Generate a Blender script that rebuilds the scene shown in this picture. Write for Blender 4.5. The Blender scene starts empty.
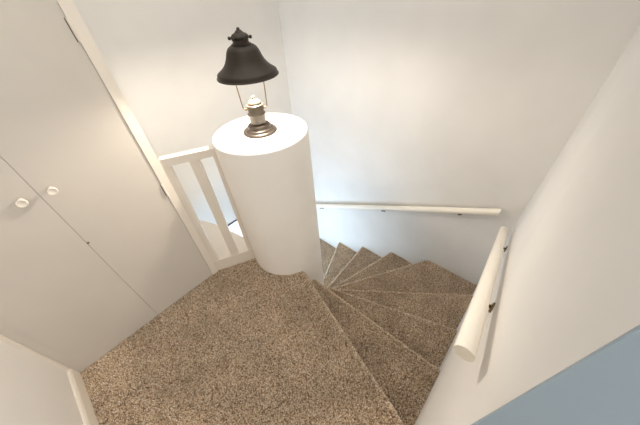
import bpy, bmesh, math
from mathutils import Vector, Matrix
import numpy as np

scene = bpy.context.scene
col = scene.collection
R = math.radians

# ------------------------------------------------------------------ materials
def s2l(c):
    return tuple(((v/255)/12.92 if v/255 <= .04045 else ((v/255+.055)/1.055)**2.4) for v in c)

def new_mat(name):
    m = bpy.data.materials.new(name); m.use_nodes = True
    nt = m.node_tree
    return m, nt, nt.nodes['Principled BSDF']

def paint(name, rgb, rough=.55, bump=.12, scale=220, var=.03):
    m, nt, b = new_mat(name)
    N, L = nt.nodes, nt.links
    tc = N.new('ShaderNodeTexCoord')
    n1 = N.new('ShaderNodeTexNoise'); n1.inputs['Scale'].default_value = scale; n1.inputs['Detail'].default_value = 3
    n2 = N.new('ShaderNodeTexNoise'); n2.inputs['Scale'].default_value = 3.0; n2.inputs['Detail'].default_value = 4
    L.new(tc.outputs['Object'], n1.inputs['Vector']); L.new(tc.outputs['Object'], n2.inputs['Vector'])
    r = N.new('ShaderNodeValToRGB')
    c = s2l(rgb)
    r.color_ramp.elements[0].color = tuple(v*(1-var) for v in c)+(1,)
    r.color_ramp.elements[1].color = tuple(min(1, v*(1+var)) for v in c)+(1,)
    r.color_ramp.elements[0].position = .3; r.color_ramp.elements[1].position = .7
    L.new(n2.outputs['Fac'], r.inputs['Fac']); L.new(r.outputs['Color'], b.inputs['Base Color'])
    b.inputs['Roughness'].default_value = rough
    bp = N.new('ShaderNodeBump'); bp.inputs['Strength'].default_value = bump; bp.inputs['Distance'].default_value = .002
    L.new(n1.outputs['Fac'], bp.inputs['Height']); L.new(bp.outputs['Normal'], b.inputs['Normal'])
    return m

def pile_mat(name):
    m, nt, b = new_mat(name)
    N, L = nt.nodes, nt.links
    at = N.new('ShaderNodeAttribute'); at.attribute_name = 'tint'
    r = N.new('ShaderNodeValToRGB'); e = r.color_ramp.elements
    e[0].position = .0; e[0].color = s2l(PILE[0])+(1,)
    e[1].position = 1.0; e[1].color = s2l(PILE[3])+(1,)
    x = e.new(.35); x.color = s2l(PILE[1])+(1,)
    x = e.new(.75); x.color = s2l(PILE[2])+(1,)
    L.new(at.outputs['Fac'], r.inputs['Fac'])
    tc = N.new('ShaderNodeTexCoord')
    n2 = N.new('ShaderNodeTexNoise'); n2.inputs['Scale'].default_value = 5; n2.inputs['Detail'].default_value = 4
    L.new(tc.outputs['Object'], n2.inputs['Vector'])
    r2 = N.new('ShaderNodeValToRGB')
    r2.color_ramp.elements[0].position = .3; r2.color_ramp.elements[0].color = (.78, .77, .76, 1)
    r2.color_ramp.elements[1].position = .6; r2.color_ramp.elements[1].color = (1, 1, 1, 1)
    L.new(n2.outputs['Fac'], r2.inputs['Fac'])
    mx = N.new('ShaderNodeMix'); mx.data_type = 'RGBA'; mx.blend_type = 'MULTIPLY'; mx.inputs['Factor'].default_value = 1
    L.new(r.outputs['Color'], mx.inputs['A']); L.new(r2.outputs['Color'], mx.inputs['B'])
    L.new(mx.outputs['Result'], b.inputs['Base Color'])
    b.inputs['Roughness'].default_value = 1.0; b.inputs['Specular IOR Level'].default_value = .05
    b.inputs['Sheen Weight'].default_value = .3
    return m

def metal(name, rgb, rough=.35, metallic=1.0, var=.15):
    m, nt, b = new_mat(name)
    N, L = nt.nodes, nt.links
    tc = N.new('ShaderNodeTexCoord')
    n = N.new('ShaderNodeTexNoise'); n.inputs['Scale'].default_value = 60; n.inputs['Detail'].default_value = 5
    L.new(tc.outputs['Object'], n.inputs['Vector'])
    r = N.new('ShaderNodeValToRGB'); c = s2l(rgb)
    r.color_ramp.elements[0].color = tuple(v*(1-var) for v in c)+(1,)
    r.color_ramp.elements[1].color = tuple(min(1, v*(1+var)) for v in c)+(1,)
    L.new(n.outputs['Fac'], r.inputs['Fac']); L.new(r.outputs['Color'], b.inputs['Base Color'])
    b.inputs['Metallic'].default_value = metallic; b.inputs['Roughness'].default_value = rough
    return m

def carpet(name):
    m, nt, b = new_mat(name)
    N, L = nt.nodes, nt.links
    tc = N.new('ShaderNodeTexCoord')
    n1 = N.new('ShaderNodeTexNoise'); n1.inputs['Scale'].default_value = 105; n1.inputs['Detail'].default_value = 3.0; n1.inputs['Roughness'].default_value = .65
    n2 = N.new('ShaderNodeTexNoise'); n2.inputs['Scale'].default_value = 5; n2.inputs['Detail'].default_value = 4
    n3 = N.new('ShaderNodeTexVoronoi'); n3.inputs['Scale'].default_value = 170
    for n in (n1, n2, n3): L.new(tc.outputs['Object'], n.inputs['Vector'])
    r = N.new('ShaderNodeValToRGB')
    e = r.color_ramp.elements
    e[0].position = .34; e[0].color = s2l(CARPET[0])+(1,)
    e[1].position = .67; e[1].color = s2l(CARPET[2])+(1,)
    x = e.new(.5); x.color = s2l(CARPET[1])+(1,)
    L.new(n1.outputs['Fac'], r.inputs['Fac'])
    r2 = N.new('ShaderNodeValToRGB')
    r2.color_ramp.elements[0].position = .3; r2.color_ramp.elements[0].color = (.80, .80, .80, 1)
    r2.color_ramp.elements[1].position = .62; r2.color_ramp.elements[1].color = (1, 1, 1, 1)
    L.new(n2.outputs['Fac'], r2.inputs['Fac'])
    mx = N.new('ShaderNodeMix'); mx.data_type = 'RGBA'; mx.blend_type = 'MULTIPLY'; mx.inputs['Factor'].default_value = 1
    L.new(r.outputs['Color'], mx.inputs['A']); L.new(r2.outputs['Color'], mx.inputs['B'])
    L.new(mx.outputs['Result'], b.inputs['Base Color'])
    b.inputs['Roughness'].default_value = 1.0
    b.inputs['Specular IOR Level'].default_value = .05
    b.inputs['Sheen Weight'].default_value = .7; b.inputs['Sheen Roughness'].default_value = .35; b.inputs['Sheen Tint'].default_value = (.9, .8, .7, 1)
    add = N.new('ShaderNodeMath'); add.operation = 'ADD'
    L.new(n1.outputs['Fac'], add.inputs[0]); L.new(n3.outputs['Distance'], add.inputs[1])
    bp = N.new('ShaderNodeBump'); bp.inputs['Strength'].default_value = .9; bp.inputs['Distance'].default_value = .008
    L.new(add.outputs[0], bp.inputs['Height']); L.new(bp.outputs['Normal'], b.inputs['Normal'])
    return m

CARPET = ((104, 82, 62), (150, 124, 98), (180, 154, 126))
PILE = ((120, 100, 77), (204, 178, 147), (230, 208, 179), (253, 245, 230))
M = {}
M['wall'] = paint('wall_paint', (224, 221, 216))
M['blue'] = paint('grey_blue', (160, 177, 190))
M['door'] = paint('door_paint', (204, 197, 187), rough=.45, bump=.04)
M['trim'] = paint('trim_paint', (228, 220, 208), rough=.4, bump=.03)
M['rail'] = paint('rail_paint', (238, 230, 216), rough=.35, bump=.03)
M['column'] = paint('column_paint', (240, 236, 230), bump=.2, scale=90)
M['carpet'] = carpet('carpet')
M['pile'] = pile_mat('carpet_pile')
M['bronze'] = metal('dark_bronze', (58, 51, 43), rough=.45, metallic=.5)
M['pewter'] = metal('base_metal', (112, 103, 95), rough=.36, metallic=.75)
M['cream'] = paint('cream_enamel', (88, 79, 67), rough=.35, bump=.02)
M['wire'] = metal('brass_wire', (150, 125, 98), rough=.3)
M['bracket'] = metal('antique_brass', (118, 98, 70), rough=.4)
M['dark'] = paint('dark_gap_shade', (60, 50, 42), rough=.8)
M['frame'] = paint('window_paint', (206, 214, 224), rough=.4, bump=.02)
M['head_shadow'] = paint('dark_head_shadow', (70, 74, 80), rough=.6)  # dark tone for the shadow line at the window head

gm, nt, b = new_mat('window_glass')
tr = nt.nodes.new('ShaderNodeBsdfTransparent'); gl = nt.nodes.new('ShaderNodeBsdfGlossy'); gl.inputs['Roughness'].default_value = .02
mx = nt.nodes.new('ShaderNodeMixShader'); mx.inputs['Fac'].default_value = .06
nt.links.new(tr.outputs[0], mx.inputs[1]); nt.links.new(gl.outputs[0], mx.inputs[2])
nt.links.new(mx.outputs[0], nt.nodes['Material Output'].inputs['Surface'])
M['glass'] = gm

BULB_STRENGTH = 780
bm_, nt, b = new_mat('lit_bulb')
em = nt.nodes.new('ShaderNodeEmission'); em.inputs['Color'].default_value = (1, .89, .76, 1); em.inputs['Strength'].default_value = BULB_STRENGTH
nt.links.new(em.outputs[0], nt.nodes['Material Output'].inputs['Surface'])
M['bulb'] = bm_

# ------------------------------------------------------------------ helpers
def obj(name, bm, mat, parent=None, smooth=False, angle=None):
    bmesh.ops.recalc_face_normals(bm, faces=bm.faces)
    me = bpy.data.meshes.new(name); bm.to_mesh(me); bm.free()
    mats = mat if isinstance(mat, (list, tuple)) else [mat]
    for mm in mats: me.materials.append(M[mm])
    o = bpy.data.objects.new(name, me); col.objects.link(o)
    if smooth:
        for p in me.polygons: p.use_smooth = True
        if angle:
            me.set_sharp_from_angle(angle=R(angle))
    if parent is not None:
        o.parent = parent
        o.matrix_parent_inverse = Matrix.Translation(-parent.location)
    return o

def tag(o, label=None, cat=None, group=None, kind=None):
    if label: o['label'] = label
    if cat: o['category'] = cat
    if group: o['group'] = group
    if kind: o['kind'] = kind
    return o

def empty(name, loc, label, cat, group=None):
    o = bpy.data.objects.new(name, None); col.objects.link(o)
    o.location = loc; o.empty_display_size = .1
    return tag(o, label, cat, group)

def prism(bm, poly, z0, z1):
    """vertical prism over a plan polygon; returns (bottom verts, top verts)"""
    bv = [bm.verts.new((x, y, z0)) for x, y in poly]
    tv = [bm.verts.new((x, y, z1)) for x, y in poly]
    n = len(poly)
    bm.faces.new(bv[::-1]); bm.faces.new(tv)
    for i in range(n):
        bm.faces.new((bv[i], bv[(i+1) % n], tv[(i+1) % n], tv[i]))
    return bv, tv

def box(bm, x0, x1, y0, y1, z0, z1):
    return prism(bm, [(x0, y0), (x1, y0), (x1, y1), (x0, y1)], z0, z1)

def bevel_all(bm, w, seg=2, angle=30):
    es = [e for e in bm.edges if len(e.link_faces) == 2 and e.calc_face_angle(0) > R(angle)]
    bmesh.ops.bevel(bm, geom=es, offset=w, segments=seg, profile=.5, affect='EDGES', clamp_overlap=True)

def bevel_box(x0, x1, y0, y1, z0, z1, w=.003, seg=2):
    bm = bmesh.new(); box(bm, x0, x1, y0, y1, z0, z1); bevel_all(bm, w, seg); return bm

def lathe(bm, prof, cx=0, cy=0, n=48, z=0):
    rings = []
    for r, h in prof:
        if r < 1e-5:
            rings.append([bm.verts.new((cx, cy, z+h))])
        else:
            rings.append([bm.verts.new((cx+r*math.cos(2*math.pi*i/n), cy+r*math.sin(2*math.pi*i/n), z+h)) for i in range(n)])
    for a, b in zip(rings, rings[1:]):
        if len(a) == 1 and len(b) == 1: continue
        for i in range(n):
            j = (i+1) % n
            if len(a) == 1: bm.faces.new((a[0], b[j], b[i]))
            elif len(b) == 1: bm.faces.new((a[i], a[j], b[0]))
            else: bm.faces.new((a[i], a[j], b[j], b[i]))
    if len(rings[0]) > 1: bm.faces.new(rings[0][::-1])
    if len(rings[-1]) > 1: bm.faces.new(rings[-1])

def tube(bm, pts, r, n=16, cap=True):
    pts = [Vector(p) for p in pts]
    rings = []
    t = (pts[1]-pts[0]).normalized()
    up = Vector((0, 0, 1)) if abs(t.z) < .9 else Vector((1, 0, 0))
    a = t.cross(up).normalized()
    for i, p in enumerate(pts):
        if i == 0: d = pts[1]-pts[0]
        elif i == len(pts)-1: d = pts[-1]-pts[-2]
        else: d = (pts[i+1]-pts[i]).normalized()+(pts[i]-pts[i-1]).normalized()
        d.normalize()
        a = (a-d*a.dot(d)).normalized(); b = d.cross(a)
        rr = r[i] if isinstance(r, (list, tuple)) else r
        rings.append([bm.verts.new(p+rr*(a*math.cos(2*math.pi*k/n)+b*math.sin(2*math.pi*k/n))) for k in range(n)])
    for A, B in zip(rings, rings[1:]):
        for k in range(n):
            j = (k+1) % n
            bm.faces.new((A[k], A[j], B[j], B[k]))
    if cap:
        bm.faces.new(rings[0][::-1]); bm.faces.new(rings[-1])

# ------------------------------------------------------------------ plan (metres; x along the closet wall, y towards it)
CX, CY, CR = .793, 1.166, .262          # round newel column at the landing
TX, TY = .780, 1.175                    # its top, a little out of plumb
COL_TOP = .996
RISE = .195
LOW = -2.535
HIGH = 3.3
C0, C1 = (.233, -.120), (2.037, -.120)     # inner face of the right-hand wall
B1 = (2.037, 2.336)                          # corner behind the lamp
EX = .285                                  # stairwell face behind the closet end
BOX = [(EX, C0[1]), C1, B1, (EX, 2.336)]

def ray_box(a, o=(CX, CY), q=BOX):
    d = Vector((math.cos(a), math.sin(a)))
    best = None
    for i in range(len(q)):
        p, r = Vector(q[i]), Vector(q[(i+1) % len(q)])
        e = r-p
        den = d.x*e.y-d.y*e.x
        if abs(den) < 1e-9: continue
        w = p-Vector(o)
        t = (w.x*e.y-w.y*e.x)/den
        s = (w.x*d.y-w.y*d.x)/den
        if t > 0 and -1e-6 <= s <= 1+1e-6 and (best is None or t < best): best = t
    return Vector(o)+d*best

def wedge(a0, a1, rin):
    """plan polygon between two rays from the column out to the stairwell walls"""
    pts = []
    n = 8
    for i in range(n+1):
        a = a1+(a0-a1)*i/n
        pts.append((CX+rin*math.cos(a), CY+rin*math.sin(a)))
    pts.append(tuple(ray_box(a0)))
    cs = []
    for c in BOX:
        a = math.atan2(c[1]-CY, c[0]-CX)
        while a < a0: a += 2*math.pi
        if a < a1: cs.append((a, c))
    for a, c in sorted(cs): pts.append(c)
    pts.append(tuple(ray_box(a1)))
    return pts

# ------------------------------------------------------------------ carpeted stairs
AZ = [-108.2, -89.5, -71.2, -53.4, -31.8, -15.5, 3.0, 20.9, 39.5, 58, 76.5, 95]
NOSE = .03; TH = .045
stairs = empty('winder_staircase', (CX, CY, LOW), 'carpeted winding staircase dropping around the round white column', 'staircase')

def bevel_edges_between(bm, vs, w, seg=4):
    vs = set(vs)
    es = [e for e in bm.edges if e.verts[0] in vs and e.verts[1] in vs]
    bmesh.ops.bevel(bm, geom=es, offset=w, segments=seg, profile=.5, affect='EDGES', clamp_overlap=True)

def step_mesh(k):
    bm = bmesh.new()
    a0, a1 = R(AZ[k-1])-.05, R(AZ[k])
    poly = wedge(a0, a1, CR-.002)
    bv, tv = prism(bm, poly, -k*RISE-TH, -k*RISE)
    # first and last polygon points are the nosing line
    bevel_edges_between(bm, (tv[0], tv[-1], bv[0], bv[-1]), .021)
    # riser below, set back from the nosing
    aa = a1-NOSE/.75
    prism(bm, wedge(a1-.12, aa, CR-.002), -(k+1)*RISE, -k*RISE-TH+.001)
    return bm

for k in range(1, len(AZ)):
    obj('step', step_mesh(k), 'carpet', stairs, smooth=True, angle=50)

# landing (floor) with the same rounded carpet nosing
bm = bmesh.new()
a0 = R(AZ[0])
l0o = ray_box(a0, q=[C0, C1, B1, (EX, 2.336)] )
land = []
ab = math.atan2(1.422-CY, .298-CX)-.12
BAL_END = (CX+(CR+.002)*math.cos(ab)-.02, CY+(CR+.002)*math.sin(ab)+.02)

n = 20
aend = a0+2*math.pi
for i in range(n+1):
    a = ab+(aend-ab)*i/n
    land.append((CX+(CR-.002)*math.cos(a), CY+(CR-.002)*math.sin(a)))
nose_i = len(land)-1
land += [tuple(l0o), C0, (.233, -1.6), (-.617, -1.6), (-.617, 1.437), (.30, 1.437), BAL_END]
bv, tv = prism(bm, land, -TH, 0)
bevel_edges_between(bm, (tv[nose_i], tv[nose_i+1], bv[nose_i], bv[nose_i+1]), .021)
sub = []
for i in range(n+1):
    a = ab+(aend-NOSE/.75-ab)*i/n
    sub.append((CX+(CR-.002)*math.cos(a), CY+(CR-.002)*math.sin(a)))
sub += [tuple(ray_box(a0-NOSE/.75, q=[C0, C1, B1, (EX, 2.336)])), C0, (.233, -1.6), (-.617, -1.6), (-.617, 1.437), (.30, 1.437), BAL_END]
prism(bm, sub, -RISE, -TH+.001)
tag(obj('floor', bm, 'carpet', smooth=True, angle=50), 'speckled brown carpet on the upper landing in front of the closet', 'floor', kind='structure')

# lower hall floor under the stairs
bm = bmesh.new(); box(bm, -.65, 2.2, -.27, 2.5, LOW-.1, LOW)
tag(obj('floor', bm, 'carpet'), 'carpeted lower floor at the foot of the stairs', 'floor', kind='structure')

# ------------------------------------------------------------------ carpet pile: short leaning tufts on the landing and the treads
rng = np.random.default_rng(4)
def pile(name, sources, density, keep, parent=None):
    P, NR = [], []
    for o in sources:
        me = o.data; me.calc_loop_triangles()
        co = np.empty(len(me.vertices)*3); me.vertices.foreach_get('co', co); co = co.reshape(-1, 3)
        tri = np.empty(len(me.loop_triangles)*3, dtype=np.int32); me.loop_triangles.foreach_get('vertices', tri); tri = tri.reshape(-1, 3)
        a, b_, c = co[tri[:, 0]], co[tri[:, 1]], co[tri[:, 2]]
        cr = np.cross(b_-a, c-a); ar = np.linalg.norm(cr, axis=1)/2
        nr = cr/np.maximum(ar*2, 1e-12)[:, None]
        cen = (a+b_+c)/3
        ok = (ar > 1e-10) & keep(nr, cen)
        a, b_, c, nr, ar = a[ok], b_[ok], c[ok], nr[ok], ar[ok]
        n = int(ar.sum()*density)
        k = rng.choice(len(ar), n, p=ar/ar.sum())
        u, v = rng.random(n), rng.random(n); f = u+v > 1; u[f], v[f] = 1-u[f], 1-v[f]
        p = a[k]+(b_[k]-a[k])*u[:, None]+(c[k]-a[k])*v[:, None]
        q = (p[:, 1] > -1.0) & (p[:, 0] > -.603)
        P.append(p[q]); NR.append(nr[k][q])
    P = np.concatenate(P); NR = np.concatenate(NR); n = len(P)
    t = np.cross(NR, rng.normal(size=(n, 3))); t /= np.linalg.norm(t, axis=1)[:, None]
    s_ = np.cross(NR, t)
    r = .0026+.0010*rng.random(n); h = .006+.0045*rng.random(n)
    lean = rng.normal(size=(n, 3))*.0022
    V = np.empty((n, 7, 3))
    tipc = P+NR*h[:, None]+lean
    for i in range(3):
        an = 2*math.pi*i/3
        d = t*math.cos(an)+s_*math.sin(an)
        V[:, i] = P+d*r[:, None]-NR*.001
        V[:, 3+i] = P+NR*(h*.7)[:, None]+lean*.6+d*(r*1.0)[:, None]
    V[:, 6] = tipc
    base = (np.arange(n)*7)[:, None, None]
    F = []
    for i in range(3):
        j = (i+1) % 3
        F += [[i, j, 3+j], [i, 3+j, 3+i], [3+i, 3+j, 6]]
    F = (np.array(F)[None]+base).reshape(-1, 3)
    me = bpy.data.meshes.new(name)
    me.vertices.add(n*7); me.vertices.foreach_set('co', V.reshape(-1))
    me.loops.add(len(F)*3); me.loops.foreach_set('vertex_index', F.reshape(-1).astype(np.int32))
    me.polygons.add(len(F)); me.polygons.foreach_set('loop_start', np.arange(0, len(F)*3, 3, dtype=np.int32))
    at = me.attributes.new('tint', 'FLOAT', 'POINT')
    tv = np.clip(rng.normal(.5, .26, n), 0, 1)
    at.data.foreach_set('value', np.repeat(tv, 7))
    me.update(calc_edges=True); me.validate()
    me.materials.append(M['pile'])
    o = bpy.data.objects.new(name, me); col.objects.link(o)
    o['kind'] = 'stuff'
    if parent is not None:
        o.parent = parent; o.matrix_parent_inverse = Matrix.Translation(-parent.location)
    return o
def top_or_nose(nr, cen):
    # upward faces, plus the rounded nosing fronts (not the faces against walls or column)
    free = (cen[:, 1] > -.11) & (cen[:, 0] < 2.03) & (cen[:, 1] < 2.33)
    dc = np.hypot(cen[:, 0]-CX, cen[:, 1]-CY)
    ang = np.arctan2(cen[:, 1]-CY, cen[:, 0]-CX)
    side = -np.sin(ang)*nr[:, 0]+np.cos(ang)*nr[:, 1]
    return (nr[:, 2] > .5) | ((side > .6) & (nr[:, 2] > -.3) & free & (dc > CR+.02))
vis_steps = [o for o in stairs.children if o.name.startswith('step')][:8]
pile('carpet_pile', vis_steps, 46000, top_or_nose, stairs)
fl = bpy.data.objects['floor']
pile('carpet_pile', [fl], 46000, top_or_nose, fl)

# ------------------------------------------------------------------ walls
def st(name, bm, m, label):
    return tag(obj(name, bm, m), label, name.split('_')[0], kind='structure')
# right wall, ends at the grey blue corner
bm = bmesh.new(); prism(bm, [C0, C1, (2.17, -.120), (2.17, -.25), (.25, -.25)], LOW, HIGH)
st('wall_right', bm, 'wall', 'white right-hand stairwell wall that carries the near handrail')
# hall face, coloured grey blue (corner of the right wall and the return)
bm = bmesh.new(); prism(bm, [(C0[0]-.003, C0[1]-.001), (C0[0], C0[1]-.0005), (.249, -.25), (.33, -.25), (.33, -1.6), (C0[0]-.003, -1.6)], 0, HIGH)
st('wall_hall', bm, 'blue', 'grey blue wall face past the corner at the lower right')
# back wall
bm = bmesh.new(); prism(bm, [C1, (2.17, -.120), (2.17, 2.48), (B1[0]+.0, 2.48), B1], LOW, HIGH)
st('wall_back', bm, 'wall', 'tall white stairwell wall behind the steps with the far handrail')
# left stairwell wall (behind the lamp) with a low window opening
WX0, WX1, WZ0, WZ1 = .70, 1.50, -1.26, -.487
bm = bmesh.new()
y0, y1 = 2.336, 2.48
box(bm, .15, WX0, y0, y1, LOW, HIGH); box(bm, WX1, B1[0], y0, y1, LOW, HIGH)
box(bm, WX0, WX1, y0, y1, WZ1, HIGH); box(bm, WX0, WX1, y0, y1, LOW, WZ0)
bmesh.ops.remove_doubles(bm, verts=bm.verts, dist=1e-5)
st('wall_left', bm, 'wall', 'plain white stairwell wall behind the lamp and balustrade')
# end wall of the closet, facing the stairwell
bm = bmesh.new(); box(bm, .15, EX, 1.465, 2.336, -.42, HIGH)
st('wall_closet', bm, 'wall', 'white closet end wall facing the stairwell')
# wall under the landing edge
bm = bmesh.new(); box(bm, -.65, EX, -.27, 1.05, LOW, -RISE-.002); box(bm, -.65, EX, 1.05, 1.465, -.42, -RISE-.002)
st('wall_under', bm, 'wall', 'white wall below the landing')
# near left wall
bm = bmesh.new(); box(bm, -.74, -.617, -1.6, 1.52, -.18, HIGH)
st('wall_near', bm, 'wall', 'white wall at the lower left corner')
# baseboard on near wall
bm = bmesh.new()
prof = [(0, 0), (.014, 0), (.014, .080), (.009, .093), (.004, .098), (0, .098)]
ya, yb = -1.6, 1.419
va = [bm.verts.new((-.617+p, ya, z)) for p, z in prof]; vb = [bm.verts.new((-.617+p, yb, z)) for p, z in prof]
bm.faces.new(va); bm.faces.new(vb[::-1])
for i in range(len(prof)):
    j = (i+1) % len(prof); bm.faces.new((va[i], va[j], vb[j], vb[i]))
st('baseboard_left', bm, 'trim', 'white painted baseboard along the lower left wall')
# corner bead between near wall and closet casing
bm = bevel_box(-.617, -.604, 1.406, 1.419, .098, HIGH, .003)
st('trim_1', bm, 'trim', 'thin white corner bead between closet and lower left wall')
# ledge boxed over the lower stairs beyond the balustrade
edge = [(.668, 1.37), (.660, 1.45), (.647, 1.535), (.632, 1.627), (.613, 1.729), (.597, 1.809), (.581, 1.882), (.561, 1.955), (.538, 2.025), (.508, 2.095), (.47, 2.165), (.42, 2.25), (.36, 2.336)]
bm = bmesh.new(); prism(bm, [(EX, 1.49), (.60, 1.335)]+edge+[(EX, 2.336)], -.17, -.02)
st('ceiling_ledge', bm, 'trim', 'pale curved ledge below the balustrade over the lower flight')

# window in the lower part of the wall behind the balustrade
win = empty('window_1', (1.10, 2.336, WZ0), 'bright low window seen between the balusters', 'window'); win['kind'] = 'structure'
bm = bmesh.new()
t = .045
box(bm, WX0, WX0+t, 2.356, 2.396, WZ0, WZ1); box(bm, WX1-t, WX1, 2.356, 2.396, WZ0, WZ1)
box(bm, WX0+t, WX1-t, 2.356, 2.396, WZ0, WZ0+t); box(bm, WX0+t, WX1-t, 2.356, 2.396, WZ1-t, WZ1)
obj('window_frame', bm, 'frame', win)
bm = bmesh.new(); box(bm, WX0, WX1, 2.330, 2.354, WZ1-.012, WZ1+.006)  # dark strip drawn in for the shadow under the window head
obj('window_head_shadow', bm, 'head_shadow', win)
bm = bmesh.new(); box(bm, WX0+t, WX1-t, 2.373, 2.379, WZ0+t, WZ1-t)
obj('window_pane', bm, 'glass', win)

# ------------------------------------------------------------------ round column
bm = bmesh.new()
lathe(bm, [(CR, LOW), (CR, -.2), (CR, COL_TOP-.01), (CR-.002, COL_TOP-.004), (CR-.008, COL_TOP), (0, COL_TOP)], CX, CY, 96)
for v in bm.verts:
    f = min(1, max(0, (v.co.z+.2)/(COL_TOP+.2)))
    v.co.x += (TX-CX)*f; v.co.y += (TY-CY)*f
tag(obj('newel_column', bm, 'column', smooth=True, angle=40), 'round white plastered column with flat top carrying the lamp', 'column', kind='thing')

# ------------------------------------------------------------------ lamp on the column
Z = COL_TOP
lamp = empty('table_lamp', (TX, TY, Z), 'old lantern style lamp with dark bell shade standing on the round column', 'lamp')
bm = bmesh.new()
lathe(bm, [(.0, 0), (.083, 0), (.085, .004), (.083, .009), (.076, .013), (.071, .014), (.069, .019), (.064, .023), (.058, .025), (.056, .031), (.055, .036), (.050, .041), (.043, .044), (0, .044)], TX, TY, 64, Z)
obj('base', bm, 'pewter', lamp, True, 40)
bm = bmesh.new()
lathe(bm, [(0, .043), (.036, .043), (.038, .055), (.040, .080), (.041, .088), (.043, .091), (.043, .095), (.040, .098), (.037, .101), (.037, .131), (.040, .133), (.040, .138), (.036, .141), (0, .141)], TX, TY, 48, Z)
obj('body', bm, 'cream', lamp, True, 35)
bm = bmesh.new()
lathe(bm, [(0, .140), (.033, .140), (.033, .146), (.026, .155), (.014, .162), (.009, .165), (.007, .168), (.009, .172), (.007, .177), (0, .179)], TX, TY, 40, Z)
obj('cap', bm, 'cream', lamp, True, 45)
# wire arms from the body's shoulders up into the shade, across the view
wd = Vector((math.cos(R(-38)), math.sin(R(-38)), 0))
SZ = 1.271; SA = Z+(SZ-Z)/1.04
for s in (-1, 1):
    bm = bmesh.new()
    c = Vector((TX, TY, 0))
    pts = [c+wd*(s*r)+Vector((0, 0, z)) for r, z in ((.036, Z+.118), (.048, Z+.118), (.054, Z+.121), (.056, Z+.128), (.0585, Z+.17), (.064, SA+.03), (.068, SA+.052))]
    tube(bm, pts, .0026, 10)
    lug = [c+wd*(s*r)+Vector((0, 0, Z+.118)) for r in (.032, .048)]
    tube(bm, lug, .006, 12)
    obj('arm', bm, 'wire', lamp, True, 60)
# bell shade: outer and inner skin
outer = [(.1325, 0), (.136, .002), (.136, .006), (.1315, .009), (.1305, .020), (.127, .024), (.118, .030), (.106, .039), (.095, .050), (.0855, .063), (.078, .078), (.0725, .093), (.067, .107), (.060, .118), (.049, .126), (.036, .130)]
inner = [(r-.004, z-.001) for r, z in outer[::-1]]
inner[-1] = (.1285, .001); inner[0] = (.032, .127)
bm = bmesh.new()
prof = outer+inner
rings = []
n = 72
for r, z in prof:
    rings.append([bm.verts.new((TX+r*math.cos(2*math.pi*i/n), TY+r*math.sin(2*math.pi*i/n), SZ+z)) for i in range(n)])
for a, b in zip(rings, rings[1:]+rings[:1]):
    for i in range(n):
        j = (i+1) % n; bm.faces.new((a[i], a[j], b[j], b[i]))
obj('shade', bm, 'bronze', lamp, True, 45)
bm = bmesh.new()
lathe(bm, [(0, .126), (.041, .126), (.042, .131), (.036, .134), (.033, .137), (.033, .148), (.036, .151), (.037, .158), (.034, .163), (.028, .168), (.020, .172), (0, .173)], TX, TY, 36, SZ)
crown = obj('crown', bm, 'bronze', lamp, True, 35)
for k in range(6):
    a = R(18+60*k); d = Vector((math.cos(a), math.sin(a), 0))
    bm = bmesh.new()
    p = Vector((TX, TY, SZ+.154))
    tube(bm, [p+d*.028, p+d*.038, p+d*.0385, p+d*.047, p+d*.049], [.004, .004, .007, .007, .003], 10)
    o = obj('pin', bm, 'bronze', lamp, True, 50)
    o.parent = crown; o.matrix_parent_inverse = Matrix()
bm = bmesh.new()
lathe(bm, [(0, .168), (.021, .168), (.017, .174), (.011, .180), (.006, .184), (.0065, .187), (.006, .190), (0, .191)], TX, TY, 24, SZ)
obj('finial', bm, 'bronze', lamp, True, 40)
BZ = SZ+.012
bm = bmesh.new()
lathe(bm, [(0, -.024), (.012, -.021), (.020, -.012), (.023, 0), (.020, .012), (.013, .024), (.011, .034), (0, .034)], TX, TY, 24, BZ)
bulb = obj('bulb', bm, 'bulb', lamp, True)
bm = bmesh.new()
lathe(bm, [(0, .034), (.013, .034), (.015, .037), (.015, .062), (.012, .066), (.012, .098), (0, .098)], TX, TY, 24, BZ)
obj('bulb_socket', bm, 'wire', lamp, True, 40)

for o in list(lamp.children):
    up_ = o.name.split('.')[0] in ('shade', 'crown', 'finial', 'bulb', 'bulb_socket')
    c = Vector((TX, TY, SZ if up_ else Z)); sc_ = (1.075, 1.075, 1.01, 1) if up_ else (1.09, 1.09, 1.04, 1)
    for q in [o]+list(o.children):
        q.data.transform(Matrix.Translation(c) @ Matrix.Diagonal(sc_) @ Matrix.Translation(-c))

# ------------------------------------------------------------------ closet
closet = empty('closet', (-.155, 1.417, 0), 'white double door closet with two round knobs on the left', 'closet')
FY = 1.417
def door(x0, x1, kx, hx, label):
    d = obj('door', bevel_box(x0, x1, FY, FY+.022, .008, HIGH-.02, .0015), 'door', closet); d['label'] = label
    bm = bmesh.new()
    lathe(bm, [(0, 0), (.009, 0), (.0085, .006), (.0065, .012), (.0075, .018), (.013, .023), (.0165, .027), (.0175, .031), (.0165, .0350), (.0145, .0368), (.0115, .0360), (.008, .0345), (0, .034)], 0, 0, 32)
    bmesh.ops.transform(bm, matrix=Matrix.Translation((kx, FY+.0005, 1.025)) @ Matrix.Rotation(R(90), 4, 'X'), verts=bm.verts)
    k = obj('knob', bm, 'trim', d, True, 50)
    k.matrix_parent_inverse = Matrix.Translation(-closet.location) @ Matrix.Translation(Vector((0,0,0))) if False else d.matrix_parent_inverse.inverted()
    k.parent = d
    return d
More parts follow.
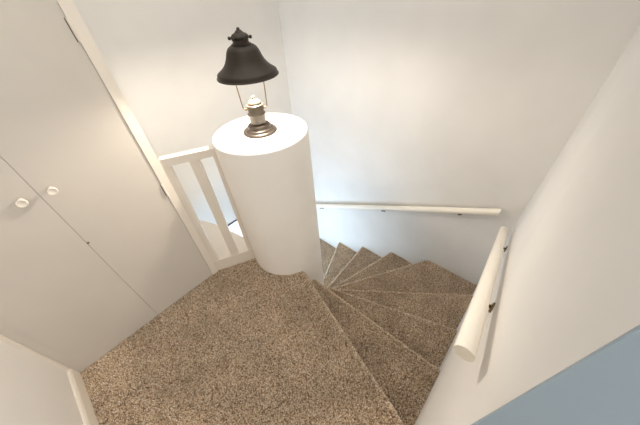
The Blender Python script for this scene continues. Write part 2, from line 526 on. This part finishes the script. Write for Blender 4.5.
# parent transforms: door is a child of closet with zero world offset, so its children keep world coordinates
def fix(child):
    child.matrix_parent_inverse = Matrix()
dl = door(-.5608, -.1559, -.209, 0, 'left closet door leaf')
dr = door(-.1547, .2552, -.112, 0, 'right closet door leaf beside the balustrade')
for d in (dl, dr):
    for c in d.children: fix(c)
for z in (.795, 1.512):
    bm = bmesh.new()
    tube(bm, [(.2555, FY-.007, z-.036), (.2555, FY-.007, z+.036)], .0052, 12)
    h = obj('hinge', bm, 'trim', dr, True, 40); fix(h)
    bm = bmesh.new(); box(bm, .2478, .2503, FY-.001, FY+.002, z-.036, z+.036)  # dark strip stands in for the shaded gap beside the hinge barrel
    k = obj('hinge_gap_shade', bm, 'dark', h); k.matrix_parent_inverse = Matrix()
bm = bmesh.new(); lathe(bm, [(0, 0), (.005, 0), (.005, .002), (0, .003)], 0, 0, 16)
bmesh.ops.transform(bm, matrix=Matrix.Translation((-.150, FY+.0005, .724)) @ Matrix.Rotation(R(90), 4, 'X'), verts=bm.verts)
s = obj('screw', bm, 'bracket', dr, True, 40); fix(s)
obj('casing', bevel_box(.2560, .2985, FY-.005, FY+.045, 0, HIGH-.02, .002), 'trim', closet)
obj('casing', bevel_box(-.616, -.562, FY+.003, FY+.045, 0, HIGH-.02, .003), 'door', closet)
bm = bmesh.new(); box(bm, -.562, .256, FY+.024, FY+.045, 0, HIGH-.02)
obj('carcass', bm, 'door', closet)

# ------------------------------------------------------------------ balustrade between closet and column
P0 = Vector((.2995, 1.420)); du = (Vector((CX, CY))-P0); LEN = du.length-CR; du.normalize(); dv = Vector((-du.y, du.x))
bal = empty('balustrade', (P0.x, P0.y, 0), 'short white balustrade of flat slats between closet and round column', 'balustrade')
def bpart(name, a, b, y0, y1, z0, z1, w=.003):
    bm = bmesh.new()
    q = [P0+du*a+dv*y0, P0+du*b+dv*y0, P0+du*b+dv*y1, P0+du*a+dv*y1]
    prism(bm, [tuple(p) for p in q], z0, z1); bevel_all(bm, w, 2)
    obj(name, bm, 'trim', bal)
bpart('bottom_rail', 0, LEN-.001, 0, .042, 0, .110)
bpart('top_rail', 0, LEN-.007, -.002, .042, .912, .956)
bpart('stile', 0.0, .038, .004, .038, .109, .913)
bpart('baluster', .132, .187, .006, .036, .109, .913)
bpart('stile', .258, LEN-.007, .004, .038, .109, .913)

# ------------------------------------------------------------------ handrails
def handrail(a, b, r, wall_pt, wall_n, brackets, label):
    a, b = Vector(a), Vector(b)
    t = empty('handrail', a, label, 'handrail', 'stair handrails')
    bm = bmesh.new(); tube(bm, [a, b], r, 40)
    caps = [f for f in bm.faces if len(f.verts) > 4]
    dd = (b-a).normalized(); hz = Vector((dd.x, dd.y, 0)).normalized()
    for f in caps:                                     # both ends are cut plumb
        c0 = f.calc_center_median()
        for v in f.verts: v.co -= dd*((v.co-c0).dot(hz)/dd.dot(hz))
    es = {e for f in caps for e in f.edges}
    bmesh.ops.bevel(bm, geom=list(es), offset=.003, segments=2, profile=.5, affect='EDGES')
    obj('rail', bm, 'rail', t, True, 40)
    d = (b-a).normalized(); wn = Vector(wall_n).normalized()
    for f in brackets:
        p = a+(b-a)*f
        bot = p-Vector((0, 0, r+.001))
        w = bot-Vector((0, 0, .042)); dist = (w-Vector(wall_pt)).dot(wn); w = w-wn*(dist-.001)
        br = bmesh.new()
        tube(br, [w, w+wn*.02+Vector((0, 0, .002)), w+wn*(dist*.75)+Vector((0, 0, .014)), bot-Vector((0, 0, .003))], [.0065, .006, .006, .007], 12)
        # saddle under the rail
        tube(br, [bot-d*.022-Vector((0, 0, .001)), bot+d*.022-Vector((0, 0, .001))], .0055, 10)
        o = obj('bracket', br, 'bracket', t, True, 50)
        pl = bmesh.new(); tube(pl, [w-wn*.0008, w+wn*.004, w+wn*.006], [.021, .021, .016], 24)
        q = obj('plate', pl, 'bracket', o, True, 40); q.matrix_parent_inverse = Matrix()
    return t
nC = Vector((C0[1]-C1[1], C1[0]-C0[0], 0)); 
handrail((.368, -.070, .935), (1.825, -.066, .172), .0240, (C0[0], C0[1], 0), nC, (.25, .80), 'white handrail on the right wall, its round cut end nearest the viewer')
nB = Vector((C1[1]-B1[1], B1[0]-C1[0], 0))
handrail((1.978, .008, .189), (1.978, 2.25, -.915), .027, (C1[0], C1[1], 0), nB, (.118, .44, .86), 'white handrail across the back wall, running down behind the column')

# ------------------------------------------------------------------ light
w = bpy.data.worlds.new('World'); scene.world = w; w.use_nodes = True
bg = w.node_tree.nodes['Background']; bg.inputs['Color'].default_value = (1.0, .985, .965, 1); bg.inputs['Strength'].default_value = 1.15
L = bpy.data.lights.new('window_daylight', 'AREA'); L.energy = 10; L.color = (.6, .8, 1.0); L.shape = 'RECTANGLE'; L.size = .76; L.size_y = .70
lo = bpy.data.objects.new('window_daylight', L); col.objects.link(lo); lo.location = (1.10, 2.53, -.87); lo.rotation_euler = (R(-50), 0, 0)

G = bpy.data.lights.new('lower_hall_daylight', 'AREA'); G.energy = 32; G.color = (.42, .69, 1.0); G.shape = 'RECTANGLE'; G.size = 1.2; G.size_y = 1.7
go = bpy.data.objects.new('lower_hall_daylight', G); col.objects.link(go); go.location = (-.25, 1.70, -1.45); go.rotation_euler = (0, R(-90), 0)  # daylight of the unseen lower floor, through an opening added for it
H = bpy.data.lights.new('hall_fill', 'AREA'); H.energy = 3.5; H.color = (1, .96, .90); H.shape = 'RECTANGLE'; H.size = .75; H.size_y = 1.2  # fill light added out of view at the hall end
ho = bpy.data.objects.new('hall_fill', H); col.objects.link(ho); ho.location = (-.19, -1.58, 1.5); ho.rotation_euler = (R(90), 0, 0)

# ------------------------------------------------------------------ camera (solved from the photograph's vanishing points)
F = 260.0
cc = np.array([320, 212.5]); Nn = np.array([342, 501.])
down = np.array([Nn[0]-cc[0], Nn[1]-cc[1], F]); down /= np.linalg.norm(down)
up = -down; fwd = np.array([0, 0, 1.]); fwd = fwd-fwd@up*up; fwd /= np.linalg.norm(fwd); right = np.cross(fwd, up)
Rm = np.array([right, fwd, up])
al = math.radians(45.55)
rot = np.array([[math.cos(al), math.sin(al), 0], [-math.sin(al), math.cos(al), 0], [0, 0, 1]])
W = rot @ Rm
cam = bpy.data.cameras.new('Camera'); cam.sensor_width = 36; cam.lens = F*36/640; cam.clip_start = .01
co = bpy.data.objects.new('Camera', cam); col.objects.link(co)
m = Matrix.Identity(4)
for i in range(3):
    m[i][0] = W[i, 0]; m[i][1] = -W[i, 1]; m[i][2] = -W[i, 2]
m[2][3] = 1.6
co.matrix_world = m
scene.camera = co
vs = scene.view_settings
vs.view_transform = 'Standard'; vs.look = 'None'; vs.gamma = 1; vs.exposure = .70; vs.use_curve_mapping = False
scene.cycles.use_denoising = True
scene.cycles.max_bounces = 10; scene.cycles.diffuse_bounces = 8
